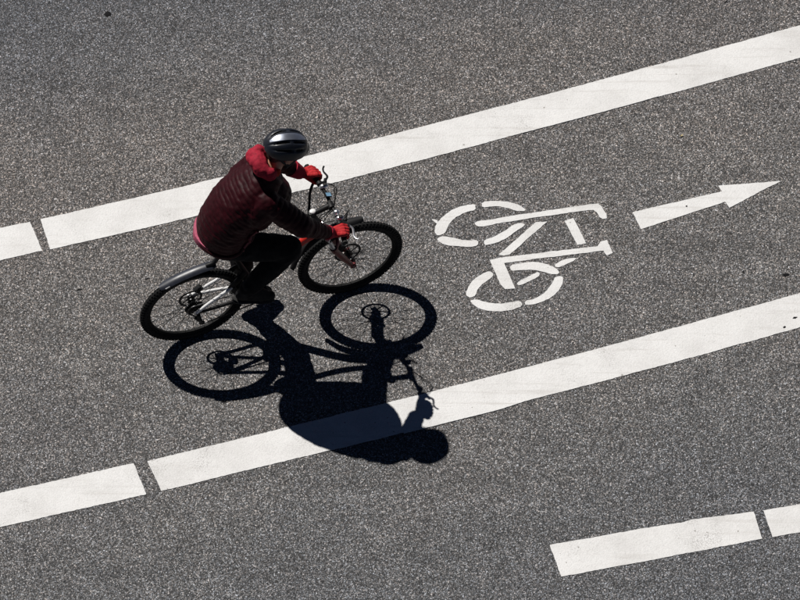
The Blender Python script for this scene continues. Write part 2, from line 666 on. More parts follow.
# thin strips of a second coat along two of the lines, their seams showing
for o, pts in ((lane_objs[1], [(0.795, 1.40), (1.062, 1.472), (1.328, 1.526), (1.602, 1.592), (1.720, 1.632), (1.715, 1.622), (1.596, 1.580), (1.328, 1.491), (1.061, 1.404), (0.808, 1.323)]),
               (lane_objs[3], [(0.0, -0.832), (0.267, -0.825), (0.509, -0.814), (0.796, -0.776), (0.636, -0.838), (0.445, -0.895), (0.267, -0.947), (0.025, -1.016)])):
    paint_shape('second_coat', pts, o, rough=0.002, seed=33, z1=PH + 0.0016)

ARROW = [(1.522, 0.688), (1.815, 0.771), (2.113, 0.854), (2.089, 0.899), (2.5, 0.936), (2.156, 0.723), (2.13, 0.771), (1.573, 0.553)]
tag(paint_shape('road_arrow', ARROW, rough=0.0025, seed=40), 'white painted arrow with a long barbed head pointing right', 'road marking')

SYMBOL = [
    ('wheel_stroke', 1, [(0.223, 0.527), (0.233, 0.586), (0.278, 0.658), (0.357, 0.717), (0.426, 0.743), (0.493, 0.753), (0.494, 0.705), (0.425, 0.687), (0.356, 0.64), (0.322, 0.598), (0.305, 0.554), (0.292, 0.521), (0.248, 0.499)]),
    ('wheel_stroke', 1, [(0.536, 0.771), (0.623, 0.781), (0.721, 0.767), (0.789, 0.741), (0.826, 0.705), (0.808, 0.696), (0.759, 0.697), (0.7, 0.723), (0.622, 0.737), (0.535, 0.723)]),
    ('wheel_stroke', 1, [(0.24, 0.479), (0.277, 0.497), (0.336, 0.488), (0.424, 0.464), (0.507, 0.467), (0.509, 0.426), (0.452, 0.412), (0.365, 0.417), (0.287, 0.432), (0.246, 0.462)]),
    ('wheel_stroke', 1, [(0.546, 0.467), (0.61, 0.491), (0.678, 0.535), (0.738, 0.588), (0.777, 0.602), (0.818, 0.594), (0.806, 0.574), (0.757, 0.539), (0.707, 0.491), (0.629, 0.444), (0.56, 0.426), (0.548, 0.436)]),
    ('paint_drip', 1, [(0.204, 0.63), (0.229, 0.631), (0.248, 0.619), (0.24, 0.597), (0.227, 0.613)]),
    ('saddle_stroke', 1, [(0.487, 0.598), (0.506, 0.618), (0.601, 0.628), (0.654, 0.645), (1.245, 0.753), (1.309, 0.757), (1.362, 0.645), (1.316, 0.63), (1.278, 0.705), (1.224, 0.705), (0.653, 0.604), (0.562, 0.576), (0.503, 0.576)]),
    ('frame_stroke', 0, [(0.642, 0.353), (0.885, 0.607), (0.962, 0.613), (0.715, 0.355), (0.67, 0.345)]),
    ('frame_stroke', 0, [(1.075, 0.621), (1.134, 0.642), (1.213, 0.44), (1.154, 0.428)]),
    ('handlebar_stroke', 0, [(0.585, 0.31), (0.65, 0.329), (1.286, 0.42), (1.302, 0.451), (1.348, 0.468), (1.382, 0.365), (1.343, 0.347), (1.324, 0.384), (0.675, 0.287), (0.747, 0.087), (0.679, 0.082), (0.651, 0.117)]),
    ('wheel_stroke', 1, [(0.711, 0.269), (0.799, 0.29), (0.877, 0.295), (0.945, 0.281), (1.003, 0.251), (1.036, 0.216), (1.021, 0.199), (0.973, 0.201), (0.915, 0.224), (0.847, 0.236), (0.778, 0.228), (0.72, 0.224)]),
    ('wheel_stroke', 1, [(0.422, 0.035), (0.437, 0.093), (0.476, 0.158), (0.535, 0.204), (0.579, 0.224), (0.605, 0.204), (0.598, 0.175), (0.544, 0.134), (0.505, 0.087), (0.49, 0.035), (0.456, 0.014)]),
    ('wheel_stroke', 1, [(0.448, -0.006), (0.485, 0.006), (0.552, -0.017), (0.639, -0.033), (0.727, -0.017), (0.775, -0.006), (0.792, -0.046), (0.726, -0.079), (0.629, -0.093), (0.532, -0.081), (0.479, -0.046)]),
    ('wheel_stroke', 1, [(0.804, -0.009), (0.872, 0.006), (0.941, 0.058), (0.981, 0.122), (1.006, 0.181), (1.05, 0.187), (1.061, 0.152), (1.039, 0.087), (0.979, 0.017), (0.891, -0.029), (0.813, -0.046)]),
    ('fork_stroke', 1, [(0.758, 0.134), (0.885, 0.216), (0.91, 0.21), (0.899, 0.175), (0.777, 0.111), (0.762, 0.117)]),
    ('fork_stroke', 1, [(0.998, 0.269), (1.062, 0.316), (1.146, 0.33), (1.14, 0.31), (1.071, 0.271), (1.022, 0.251)]),
]
symbol = empty('bicycle_symbol', (0.8, 0.35, 0), 0, (0, 0, 0))
tag(symbol, 'white stencilled bicycle pictogram painted on the lane in broken strokes', 'road marking')
for i, (nm, rd, pts) in enumerate(SYMBOL):
    paint_shape(nm, pts, symbol, rough=0.0026, step=0.008, seed=60 + i * 2.3, round_it=rd)

# blobs of tar and dropped grit
SPOTS = [
    ((-1.967, 2.313), 0.036, 0.030, 0.0, 'round black tar spot on the asphalt near the top left'),
    ((2.503, 0.195), 0.034, 0.020, 0.0, 'black tar spot on the asphalt at right, above the lane line'),
    ((2.545, -0.139), 0.022, 0.010, PH, 'oval black spot on the lower lane line at the right edge'),
    ((2.474, -0.212), 0.014, 0.010, PH, 'small round black spot at the lower edge of the lane line'),
    ((1.876, 0.735), 0.009, 0.009, PH, 'tiny black dot on the shaft of the painted arrow'),
    ((-1.356, 0.240), 0.020, 0.013, 0.0, 'small black blot on the asphalt above the rear mudguard'),
    ((-1.640, 0.165), 0.030, 0.007, 0.0, 'thin black smear on the asphalt behind the rear mudguard'),
    ((-2.077, 0.078), 0.028, 0.010, 0.0, 'flat black smear on the asphalt left of the rear wheel'),
    ((2.225, 0.218), 0.012, 0.008, 0.0, 'faint dark speck on the asphalt left of the right tar spot'),
    ((2.2, 2.414), 0.016, 0.012, 0.0, 'dark speck on the asphalt at the top edge'),
    ((0.513, 0.273), 0.010, 0.010, 0.0, 'small dark speck left of the painted bicycle frame'),
]
for i, (p, a, b, z0, lab) in enumerate(SPOTS):
    mb = MB()
    n = 22
    vs_ = [Vector((p[0], p[1], z0 + 0.0015))]
    rings = 3
    for r in range(1, rings + 1):
        for k in range(n):
            t = 2 * math.pi * k / n
            rr = r / rings * (1 + 0.32 * mnoise.noise(Vector((math.cos(t) * 1.6, math.sin(t) * 1.6, i * 7.7))) + 0.12 * random.uniform(-1, 1))
            zz = z0 + (0.0015 * (1 - (r / rings) ** 2) if r < rings else -0.003)
            q = Vector((math.cos(t) * a * rr, math.sin(t) * b * rr, 0))
            q.rotate(Quaternion((0, 0, 1), R_(14)))
            vs_.append(Vector((p[0] + q.x, p[1] + q.y, zz)))
    fs = [[0, 1 + k, 1 + (k + 1) % n] for k in range(n)]
    for r in range(rings - 1):
        for k in range(n):
            k2 = (k + 1) % n
            fs.append([1 + r * n + k, 1 + (r + 1) * n + k, 1 + (r + 1) * n + k2, 1 + r * n + k2])
    mb.add(vs_, fs)
    off = Vector((p[0], p[1], 0))
    o = link('tar_spot', mb.mesh('tar_spot', off), M['tar'], None, 60)
    o.location = off
    tag(o, lab, 'tar spot', 'tar spots and specks on the road')

# a dry leaf lying between the line and the arrow
mb = MB()
vs_, fs = [], []
for i in range(9):
    t = i / 8
    w = 0.009 * math.sin(math.pi * min(1, t * 0.94 + 0.03)) ** 0.8
    for lay in (0.0006, -0.0006):
        for k in (-1, 0, 1):
            vs_.append(Vector((0.028 * (t - 0.5), k * w * 0.6, 0.003 + 0.010 * (t - 0.5) ** 2 * 4 + 0.003 * abs(k) + lay)))
for i in range(8):
    for b0 in (0, 3):
        for k in (0, 1):
            q = i * 6 + b0 + k
            fs.append([q, q + 1, q + 7, q + 6])
    fs.append([i * 6, i * 6 + 6, i * 6 + 9, i * 6 + 3])
    fs.append([i * 6 + 2, i * 6 + 5, i * 6 + 11, i * 6 + 8])
mb.add(vs_, fs)
o = link('dry_leaf', mb.mesh('dry_leaf'), M['leaf'], None, 50)
o.location = (1.862, 1.302, 0.001)
o.rotation_euler = (0, 0, R_(24))
tag(o, 'tiny pale dry leaf on the asphalt between upper lane line and arrow', 'leaf')

# ------------------------------------------------------------------ bicycle
HEAD = R_(19.76)
BO = Vector((-1.3176, -0.2706, 0))          # rear contact patch
WR, WB = 0.355, 1.06
bike = empty('bicycle', BO, HEAD, (0, 0, 0))
tag(bike, 'mountain bike with red and white frame and black mudguards, ridden along the lane', 'bicycle')


def make_wheel(name, cx, rear, label):
    c = Vector((cx, 0, WR))
    w = bpy.data.objects.new(name, None)
    COL.objects.link(w)
    w.parent = bike
    if label:
        w['label'] = label
    # tyre with knobs
    mb = MB()
    tr = 0.0238
    rc = WR - tr - 0.004
    n = 72
    mb.tube([c + Vector((rc * math.cos(2 * math.pi * k / n), 0, rc * math.sin(2 * math.pi * k / n))) for k in range(n)], tr, 14, closed=True, up=(0, 1, 0))
    for k in range(84):
        for row, (ang, wd, ln) in enumerate(((0, 0.013, 0.012), (0.62, 0.010, 0.013), (-0.62, 0.010, 0.013), (1.15, 0.008, 0.012), (-1.15, 0.008, 0.012))):
            t = 2 * math.pi * (k + (0.5 if row in (0, 3, 4) else 0)) / 84
            er = Vector((math.cos(t), 0, math.sin(t)))
            et = Vector((-math.sin(t), 0, math.cos(t)))
            nr = er * math.cos(ang) + Vector((0, 1, 0)) * math.sin(ang)
            nw = nr.cross(et)
            mt = Matrix((et, nw, nr)).transposed()
            mb.box(c + er * rc + nr * (tr + 0.0005), (ln, wd, 0.007), mt)
    mb.build('tyre', M['rubber'], w, 35)
    mb = MB()
    pr = [(-0.012, 0.310), (-0.013, 0.296), (-0.008, 0.286), (0.008, 0.286), (0.013, 0.296), (0.012, 0.310)]
    n = 64
    vs_, fs = [], []
    for k in range(n):
        a = 2 * math.pi * k / n
        for y, r in pr:
            vs_.append(c + Vector((r * math.cos(a), y, r * math.sin(a))))
    m = len(pr)
    for k in range(n):
        k2 = (k + 1) % n
        for j in range(m):
            fs.append([k * m + j, k * m + (j + 1) % m, k2 * m + (j + 1) % m, k2 * m + j])
    mb.add(vs_, fs)
    mb.build('rim', M['rim'], w, 30)
    mb = MB()
    hw = 0.050 if not rear else 0.062
    mb.tube([c + Vector((0, y, 0)) for y in (-hw, -hw + 0.012, -0.032, -0.029, -0.024, -0.021, 0.021, 0.024, 0.029, 0.032, hw - 0.012, hw)],
            [0.009, 0.012, 0.014, 0.027, 0.027, 0.015, 0.015, 0.027, 0.027, 0.014, 0.012, 0.009], 20)
    mb.build('hub', M['darksteel'], w)
    # spokes
    base = None
    ns = 28
    for k in range(ns):
        side = 1 if k % 2 else -1
        cross = 1 if (k // 2) % 2 else -1
        a = 2 * math.pi * k / ns
        ha = a + cross * 0.95
        p0 = c + Vector((0.025 * math.cos(ha), side * 0.0265, 0.025 * math.sin(ha)))
        p1 = c + Vector((0.287 * math.cos(a), side * 0.004, 0.287 * math.sin(a)))
        MB().tube([p0, p1], 0.0016, 5).build('spoke', M['spoke'], w, 60)
    # valve and reflector
    # brake disc, left side
    yd = 0.045 if not rear else 0.05
    mb = MB()
    ro = 0.090 if not rear else 0.080
    mb.disc(c + Vector((0, yd, 0)), ro, 0.0022, 48, ro - 0.016)
    for k in range(6):
        a = 2 * math.pi * k / 6
        a2 = a + 0.55
        mb.tube([c + Vector((0.022 * math.cos(a), yd, 0.022 * math.sin(a))), c + Vector(((ro - 0.010) * math.cos(a2), yd, (ro - 0.010) * math.sin(a2)))], 0.0035, 6, ry=None)
    mb.disc(c + Vector((0, yd, 0)), 0.024, 0.003, 20)
    mb.build('brake_disc', M['darksteel'], w, 30)
    if rear:
        mb = MB()
        for j in range(8):
            r = 0.066 - j * 0.0055
            y = -0.022 - j * 0.0042
            nt = int(r * 420)
            pts = []
            n2 = nt * 2
            vs_, fs = [], []
            for s in (-1, 1):
                for k in range(n2):
                    a = 2 * math.pi * k / n2
                    rr = r if k % 2 else r - 0.005
                    vs_.append(c + Vector((rr * math.cos(a), y + s * 0.0009, rr * math.sin(a))))
            for k in range(n2):
                k2 = (k + 1) % n2
                fs.append([k, k2, n2 + k2, n2 + k])
            fs.append(list(range(n2)))
            fs.append(list(range(n2, 2 * n2))[::-1])
            mb.add(vs_, fs)
        mb.build('cassette', M['darksteel'], w, 20)
    return w


make_wheel('rear_wheel', 0.0, True, None)
make_wheel('front_wheel', WB, False, None)

AX_R = Vector((0, 0, WR))
AX_F = Vector((WB, 0, WR))
BB = Vector((0.43, 0, 0.315))
ST_DIR = Vector((-0.309, 0, 0.951))                     # steering axis upward
S0 = Vector((1.014, 0, WR))                             # axis at axle height
def on_axis(z):
    return S0 + ST_DIR * ((z - WR) / ST_DIR.z)
HT_B, HT_T = on_axis(0.750), on_axis(0.865)
ST_TOP = Vector((0.278, 0, 0.795))                       # top of seat tube
SP_TOP = Vector((0.236, 0, 0.965))

frame = bpy.data.objects.new('frame', None)
COL.objects.link(frame)
frame.parent = bike
def fpart(name, path, rad, mat, n=14, ry=None, **k):
    return MB().tube(path, rad, n, ry=ry, **k).build(name, M[mat], frame)

fpart('head_tube', [HT_B, HT_B + (HT_T - HT_B) * 0.12, HT_T - (HT_T - HT_B) * 0.12, HT_T], [0.026, 0.022, 0.022, 0.026], 'red')
dt0 = HT_B + (HT_T - HT_B) * 0.2
fpart('down_tube', spline([dt0, Vector((0.685, 0, 0.650)), BB + Vector((0.01, 0, 0.02))], 6), 0.024, 'red', ry=0.029)
fpart('top_tube', spline([HT_T - (HT_T - HT_B) * 0.2, Vector((0.60, 0, 0.755)), ST_TOP + Vector((0.01, 0, -0.06))], 6), 0.019, 'white', ry=0.017)
fpart('seat_tube', [BB, ST_TOP], 0.0175, 'black')
fpart('bottom_bracket_shell', [BB + Vector((0, -0.037, 0)), BB + Vector((0, 0.037, 0))], 0.022, 'black', 18)
fpart('seat_clamp', [ST_TOP + Vector((0.004, 0, -0.014)), ST_TOP + Vector((-0.002, 0, 0.008))], 0.022, 'alloy', 18)
for s in (-1, 1):
    dr = AX_R + Vector((0, s * 0.068, 0))
    fpart('chain_stay', spline([BB + Vector((-0.02, s * 0.030, 0)), Vector((0.28, s * 0.052, 0.335)), Vector((0.13, s * 0.066, 0.350)), dr], 5), [0.012] * 8 + [0.011] * 8, 'black' if s < 0 else 'white', 12)  # right stay coloured black to stand for its shade
    fpart('seat_stay', spline([Vector((0.250, s * 0.052, 0.500)), Vector((0.215, s * 0.056, 0.482)), Vector((0.10, s * 0.062, 0.418)), dr], 5), 0.011, 'white', 12)
    fpart('rocker_link', spline([Vector((0.238, s * 0.050, 0.490)), Vector((0.300, s * 0.046, 0.560)), Vector((0.345, s * 0.026, 0.585))], 4), [0.024] * 5 + [0.028] * 4, 'black', 12, ry=0.009, up=(0, 1, 0))
    fpart('swingarm', spline([Vector((0.250, s * 0.054, 0.495)), Vector((0.285, s * 0.054, 0.42)), Vector((0.350, s * 0.044, 0.350)), BB + Vector((-0.01, s * 0.034, 0.03))], 4), [0.022] * 6 + [0.032] * 7, 'black', 12, ry=0.010, up=(0, 1, 0))
    mb = MB()
    mb.box(dr, (0.034, 0.007, 0.040))
    mb.build('dropout', M['alloy'], frame, 30, 0.003)

# fork
fork = bpy.data.objects.new('fork', None)
COL.objects.link(fork)
fork.parent = bike
crown = on_axis(0.722)
fwd = Vector((0.951, 0, 0.309))
mb = MB()
mb.tube([crown + Vector((0, y, -0.006 * (abs(y) > 0.05))) for y in (-0.078, -0.06, -0.03, 0.03, 0.06, 0.078)], [0.017, 0.022, 0.022, 0.022, 0.022, 0.017], 14)
mb.tube([crown, HT_B], 0.022, 14)
mb.build('crown', M['black'], fork)
for s in (-1, 1):
    top = crown + Vector((0, s * 0.064, 0))
    axle = AX_F + Vector((0, s * 0.060, 0))
    off = fwd * 0.020
    d = (top - (axle - fwd * 0.047)).normalized()
    low_top = top - d * 0.115
    MB().tube([top + d * 0.015, low_top - d * 0.02], 0.0155, 14).build('stanchion', M['alloy'], fork)
    leg = MB()
    leg.tube(spline([low_top + d * 0.004, low_top - d * 0.03, low_top.lerp(axle, 0.6) - fwd * 0.006, axle + d * 0.03 - fwd * 0.01], 5), [0.0235] * 6 + [0.021] * 5 + [0.018] * 5, 14)
    leg.box(axle, (0.034, 0.014, 0.048))
    leg.build('fork_leg', M['forkred'], fork)
mb = MB()
la = crown - (crown - (AX_F - fwd * 0.047)).normalized() * 0.115
mb.tube(spline([la + Vector((0.0, -0.062, -0.02)) + fwd * 0.02, la + Vector((0, -0.045, 0.02)) + fwd * 0.035, la + Vector((0, 0, 0.035)) + fwd * 0.04, la + Vector((0, 0.045, 0.02)) + fwd * 0.035, la + Vector((0, 0.062, -0.02)) + fwd * 0.02], 5), 0.012, 10)
mb.build('fork_arch', M['forkred'], fork)
mb = MB()
mb.box(AX_F + Vector((-0.045, 0.052, 0.075)), (0.05, 0.035, 0.055), Matrix.Rotation(R_(35), 3, 'Y'))
mb.build('brake_caliper', M['black'], fork, 30, 0.006)
MB().tube(spline([AX_F + Vector((-0.05, 0.07, 0.10)), AX_F + Vector((-0.12, 0.09, 0.22)), crown + Vector((-0.02, 0.09, -0.02)), crown + Vector((0.06, 0.06, 0.14))], 6), 0.0028, 6).build('brake_hose', M['black'], fork)
MB().tube([AX_F + Vector((0, -0.072, 0)), AX_F + Vector((0, 0.074, 0))], 0.006, 10).build('axle', M['steel'], fork)

# rear brake caliper
mb = MB()
mb.box(AX_R + Vector((0.055, 0.056, 0.075)), (0.055, 0.03, 0.04), Matrix.Rotation(R_(-40), 3, 'Y'))
mb.build('brake_caliper', M['black'], bike, 30, 0.006)

# front mudguard over the tyre
def mudguard(name, pts, wid, arch, thick, mat, nose=True):
    P = spline(pts, 8)
    m = len(P)
    mb = MB()
    nc = 9
    vs_, fs = [], []
    for i, p in enumerate(P):
        t = (P[min(i + 1, m - 1)] - P[max(i - 1, 0)]).normalized()
        up = Vector((-t.z, 0, t.x))
        if up.z < 0 and abs(t.z) < 0.7:
            up = -up
        s = i / (m - 1)
        w = wid * (1 - 0.35 * max(0, (s - 0.85) / 0.15) ** 2 - 0.35 * max(0, (0.12 - s) / 0.12) ** 2)
        for lay in (1, -1):
            for k in range(nc):
                a = (k / (nc - 1) * 2 - 1)
                vs_.append(p + Vector((0, a * w / 2, 0)) + up * (arch * (1 - abs(a) ** 2.2) + lay * thick / 2))
    row = 2 * nc
    for i in range(m - 1):
        for k in range(nc - 1):
            fs.append([i * row + k, i * row + k + 1, (i + 1) * row + k + 1, (i + 1) * row + k])
            fs.append([i * row + nc + k, (i + 1) * row + nc + k, (i + 1) * row + nc + k + 1, i * row + nc + k + 1])
        fs.append([i * row, (i + 1) * row, (i + 1) * row + nc, i * row + nc])
        fs.append([i * row + nc - 1, i * row + 2 * nc - 1, (i + 1) * row + 2 * nc - 1, (i + 1) * row + nc - 1])
    for i in (0, m - 1):
        for k in range(nc - 1):
            fs.append([i * row + k, i * row + nc + k, i * row + nc + k + 1, i * row + k + 1])
    mb.add(vs_, fs)
    return mb

fm = mudguard('front_mudguard', [(0.672, 0, 0.430), (0.712, 0, 0.555), (0.800, 0, 0.665), (0.900, 0, 0.730), (1.02, 0, 0.758), (1.150, 0, 0.752)], 0.060, 0.014, 0.003, 'black').build('front_mudguard', M['black'], bike)
mb = MB()
mb.tube([crown + Vector((0, 0, -0.01)), Vector((crown.x + 0.012, 0, 0.752))], 0.014, 10)
mb.build('mount', M['black'], fm)

rm = mudguard('rear_mudguard', [(0.165, 0, 0.736), (0.04, 0, 0.726), (-0.09, 0, 0.696), (-0.208, 0, 0.650)], 0.066, 0.012, 0.003, 'guard').build('rear_mudguard', M['guard'], bike)
mb = MB()
mb.tube(spline([(0.252, 0, 0.855), (0.225, 0, 0.850), (0.190, 0, 0.815), (0.155, 0, 0.757), (0.10, 0, 0.742)], 4), [0.018] * 6 + [0.015] * 11, 10)
mb.tube([(0.272, 0, 0.835), (0.256, 0, 0.885)], 0.021, 14)
mb.build('mount_arm', M['black'], rm)
mb = MB()
mb.box((-0.165, -0.034, 0.676), (0.030, 0.003, 0.010), Matrix.Rotation(R_(-24), 3, 'Y'))
mb.build('sticker', M['reflect'], rm, 0)

# seat post and saddle
MB().tube([ST_TOP, SP_TOP - Vector((0, 0, 0.015))], 0.0145, 14).build('seat_post', M['black'], bike)
mb = MB()
secs = [(-0.135, 0.072, 0.020, 0.010), (-0.11, 0.080, 0.026, 0.006), (-0.05, 0.072, 0.028, 0.0), (0.02, 0.045, 0.026, -0.002), (0.08, 0.026, 0.024, 0.0), (0.13, 0.019, 0.020, 0.0), (0.142, 0.010, 0.010, -0.006)]
mb.tube([Vector((0.225 + x, 0, 0.985 + dz)) for x, w, hgt, dz in secs], [w for _, w, _, _ in secs], 18, ry=[hgt for _, _, hgt, _ in secs])
sad = mb.build('saddle', M['saddle'], bike)
mb = MB()
for s in (-1, 1):
    mb.tube(spline([(0.10, s * 0.028, 0.968), (0.16, s * 0.022, 0.948), (0.28, s * 0.022, 0.946), (0.345, s * 0.010, 0.968)], 4), 0.0035, 6)
mb.build('saddle_rail', M['steel'], sad)

# stem, handlebar, controls
SX = on_axis(0.970)
BAR = Vector((0.936, 0, 1.006))
stem = MB()
stem.tube([on_axis(0.863), on_axis(0.995)], 0.0195, 16)
stem.tube([SX, BAR], [0.017, 0.019], 12)
stem.tube([BAR + Vector((0, -0.023, 0)), BAR + Vector((0, 0.023, 0))], 0.021, 14)
stem.build('stem', M['black'], bike)
bar = MB()
def bar_pt(y):
    a = abs(y)
    up = 0.026 * min(1, max(0, (a - 0.05) / 0.09))
    back = -0.040 * max(0, (a - 0.08)) / 0.25
    return BAR + Vector((back + 0.006 - 0.055 * y, y, up))
ys = [-0.325, -0.24, -0.15, -0.11, -0.06, -0.03, 0.03, 0.06, 0.11, 0.15, 0.24, 0.325]
bar.tube([bar_pt(y) for y in ys], 0.012, 14)
barobj = bar.build('handlebar', M['black'], bike)
for s in (-1, 1):
    g = MB()
    gp = [bar_pt(s * (0.195 + 0.0125 * k)) for k in range(11)]
    g.tube(gp, [0.0175] + [0.0165 if k % 2 else 0.0178 for k in range(9)] + [0.0185], 16)
    g.build('grip', M['grip'], barobj)
    # lever clamp, body and blade
    b = MB()
    cp = bar_pt(s * 0.165)
    b.tube([cp + Vector((0, -0.010, 0)), cp + Vector((0, 0.010, 0))], 0.019, 14)
    b.tube([cp + Vector((0.016, 0, -0.006)), cp + Vector((0.040, s * 0.004, -0.012)), cp + Vector((0.050, s * 0.03, -0.014))], [0.013, 0.013, 0.010], 10)
    bo = b.build('brake_lever', M['black'], barobj)
    bl = MB()
    lp = spline([cp + Vector((0.045, s * 0.015, -0.012)), cp + Vector((0.070, s * 0.050, -0.022)), cp + Vector((0.062, s * 0.095, -0.030)), cp + Vector((0.066, s * 0.120, -0.030)), cp + Vector((0.078, s * 0.135, -0.026))], 5)
    bl.tube(lp, [0.0075] * 10 + [0.006] * (len(lp) - 10), 8, ry=0.0045)
    bl.build('lever_blade', M['alloy' if s < 0 else 'rubber'], bo)
    sh = MB()
    sp_ = bar_pt(s * 0.132)
    sh.ellipsoid(sp_ + Vector((0.012, 0, 0.010)), (0.028, 0.018, 0.016))
    sh.tube([sp_ + Vector((-0.002, -0.008, 0)), sp_ + Vector((-0.002, 0.008, 0))], 0.018, 12)
    so = sh.build('shifter', M['alloy'], barobj)
    MB().box(sp_ + Vector((0.016, 0, 0.0265)), (0.026, 0.018, 0.004)).build('gear_window', M['black'], so, 30, 0.0015)

cb = MB()
for y0, end, bow in ((-0.145, on_axis(0.82) + Vector((-0.01, -0.03, 0)), 0.09), (0.145, on_axis(0.82) + Vector((-0.01, 0.03, 0)), 0.08), (-0.165, on_axis(0.74) + Vector((0.03, -0.07, 0)), 0.07), (0.165, on_axis(0.74) + Vector((0.02, 0.07, 0)), 0.07)):
    a = bar_pt(y0) + Vector((0.03, 0, -0.005))
    pts = spline([a, a + Vector((bow * 0.65, -y0 * 0.35, 0.012)), (a + end) * 0.5 + Vector((bow * 0.8, -y0 * 0.25, -0.02)), end + Vector((0.03, 0, 0.06)), end], 7)
    c = MB()
    c.tube(pts, 0.0028, 6)
    c.build('cable', M['black'], barobj)
hs = MB()
hs.tube(spline([bar_pt(0.205) + Vector((-0.012, 0, -0.015)), Vector((0.862, 0.176, 0.960)), Vector((0.838, 0.130, 0.890)), Vector((0.815, 0.075, 0.830)), Vector((0.812, 0.022, 0.800))], 6), 0.009, 10)
hs.build('hose_sleeve', M['black'], barobj)
# small cycle computer on the bar, bell
d_ = MB()
dp = bar_pt(0.05) + Vector((0.004, 0.015, 0.022))
d_.box(dp, (0.042, 0.034, 0.012), Matrix.Rotation(R_(22), 3, 'Y'))
do = d_.build('cycle_computer', M['black'], bike, 30, 0.004)
d2 = MB()
d2.box(dp + Vector((0.0024, 0, 0.0060)), (0.034, 0.028, 0.002), Matrix.Rotation(R_(22), 3, 'Y'))
d2.build('screen', M['screen'], do, 30)
bl = MB()
bp = bar_pt(-0.085) + Vector((0.0, 0, 0.018))
prof = [(0.0, 0.022), (0.010, 0.0205), (0.018, 0.015), (0.022, 0.007), (0.0228, 0.0005)]
bl.tube([bp + Vector((0, 0, z)) for z, _ in prof], [r for _, r in prof], 18)
bl.build('bell', M['alloy'], bike)
hl = MB()
hp = Vector((HT_T.x - 0.010, 0, 0.958))
hl.ellipsoid(on_axis(0.998) + Vector((0.012, 0, 0)), (0.021, 0.019, 0.009))
hl.build('stem_cap', M['white'], bike)

# drivetrain
PED_R = Vector((0.408, -0.148, 0.472))
dv = PED_R - BB
dv.y = 0
dv = dv.normalized() * 0.168
crank = bpy.data.objects.new('crankset', None)
COL.objects.link(crank)
crank.parent = bike
for s in (-1, 1):
    d = dv * (1 if s < 0 else -1)
    p0 = BB + Vector((0, s * 0.070, 0))
    p1 = BB + d + Vector((0, s * 0.074, 0))
    MB().tube([p0 - d * 0.06, p0, p0.lerp(p1, 0.5), p1, p1 + d * 0.05], [0.012, 0.017, 0.012, 0.013, 0.008], 12, ry=[0.008, 0.010, 0.008, 0.009, 0.005], up=(0, 1, 0)).build('crank_arm', M['darksteel'], crank)
    pb = MB()
    pc = p1 + Vector((0, s * 0.072, 0))
    for k in (-1, 1):
        pb.box(pc + Vector((k * 0.042, 0, 0)), (0.012, 0.095, 0.018))
        pb.box(pc + Vector((0, k * 0.043, 0)), (0.072, 0.009, 0.016))
    pb.tube([p1, pc + Vector((0, s * 0.045, 0))], 0.009, 10)
    pb.build('pedal', M['black'], crank, 30)
for k, (r, y) in enumerate(((0.085, -0.047), (0.066, -0.040))):
    mb = MB()
    n2 = int(r * 500) * 2
    vs_, fs = [], []
    for lay in (0, 1, 2, 3):
        for q in range(n2):
            a = 2 * math.pi * q / n2
            rr = (r if q % 2 else r - 0.005) if lay < 2 else r - 0.020
            vs_.append(BB + Vector((rr * math.cos(a), y + (0.0012 if lay % 2 else -0.0012), rr * math.sin(a))))
    for q in range(n2):
        q2 = (q + 1) % n2
        for A_, B_ in ((0, 1), (1, 3), (3, 2), (2, 0)):
            fs.append([A_ * n2 + q, A_ * n2 + q2, B_ * n2 + q2, B_ * n2 + q])
    mb.add(vs_, fs)
    for q in range(4):
        a = 2 * math.pi * q / 4 + 0.4
        mb.tube([BB + Vector((0.012 * math.cos(a), y, 0.012 * math.sin(a))), BB + Vector(((r - 0.018) * math.cos(a), y, (r - 0.018) * math.sin(a)))], 0.007, 8)
    mb.build('chainring', M['darksteel'], crank, 20)

# chain: upper run, lower run through the derailleur
J1 = Vector((0.005, -0.047, 0.265))
J2 = Vector((0.040, -0.047, 0.195))
def arc(c, r, a0, a1, n, y):
    return [Vector((c.x + r * math.cos(R_(a0 + (a1 - a0) * i / n)), y, c.z + r * math.sin(R_(a0 + (a1 - a0) * i / n)))) for i in range(n + 1)]
yc = -0.042
loop = arc(BB, 0.083, -75, 88, 14, yc) + arc(AX_R, 0.048, 92, 245, 10, yc - 0.004) + arc(J1, 0.018, 110, 20, 4, yc - 0.006) + arc(J2, 0.018, 160, 290, 6, yc - 0.006)
dense = []
for i in range(len(loop)):
    a, b = loop[i], loop[(i + 1) % len(loop)]
    k = max(1, round((b - a).length / 0.0127))
    dense += [a.lerp(b, j / k) for j in range(k)]
mb = MB()
for i in range(len(dense)):
    a, b = dense[i], dense[(i + 1) % len(dense)]
    t = (b - a)
    if t.length < 1e-4:
        continue
    ang = math.atan2(t.z, t.x)
    mb.box((a + b) / 2, (t.length * 0.96, 0.0065 if i % 2 else 0.0042, 0.0078), Matrix.Rotation(-ang, 3, 'Y'))
ch = mb.build('chain', M['darksteel'], bike, 20)
dl = bpy.data.objects.new('rear_derailleur', None)
COL.objects.link(dl)
dl.parent = bike
mb = MB()
mb.tube([AX_R + Vector((0.012, -0.072, -0.022)), J1 + Vector((0.012, -0.022, 0.012)), J1 + Vector((0, -0.012, 0))], [0.012, 0.016, 0.012], 10)
mb.build('derailleur_body', M['black'], dl)
mb = MB()
for yy in (-0.007, 0.007):
    mb.tube([J1 + Vector((0, yy, 0)), J2 + Vector((0, yy, 0))], 0.010, 8, ry=0.0015, up=(0, 1, 0))
mb.build('cage', M['darksteel'], dl)
for J in (J1, J2):
    MB().disc(J, 0.017, 0.004, 22).build('pulley', M['black'], dl)

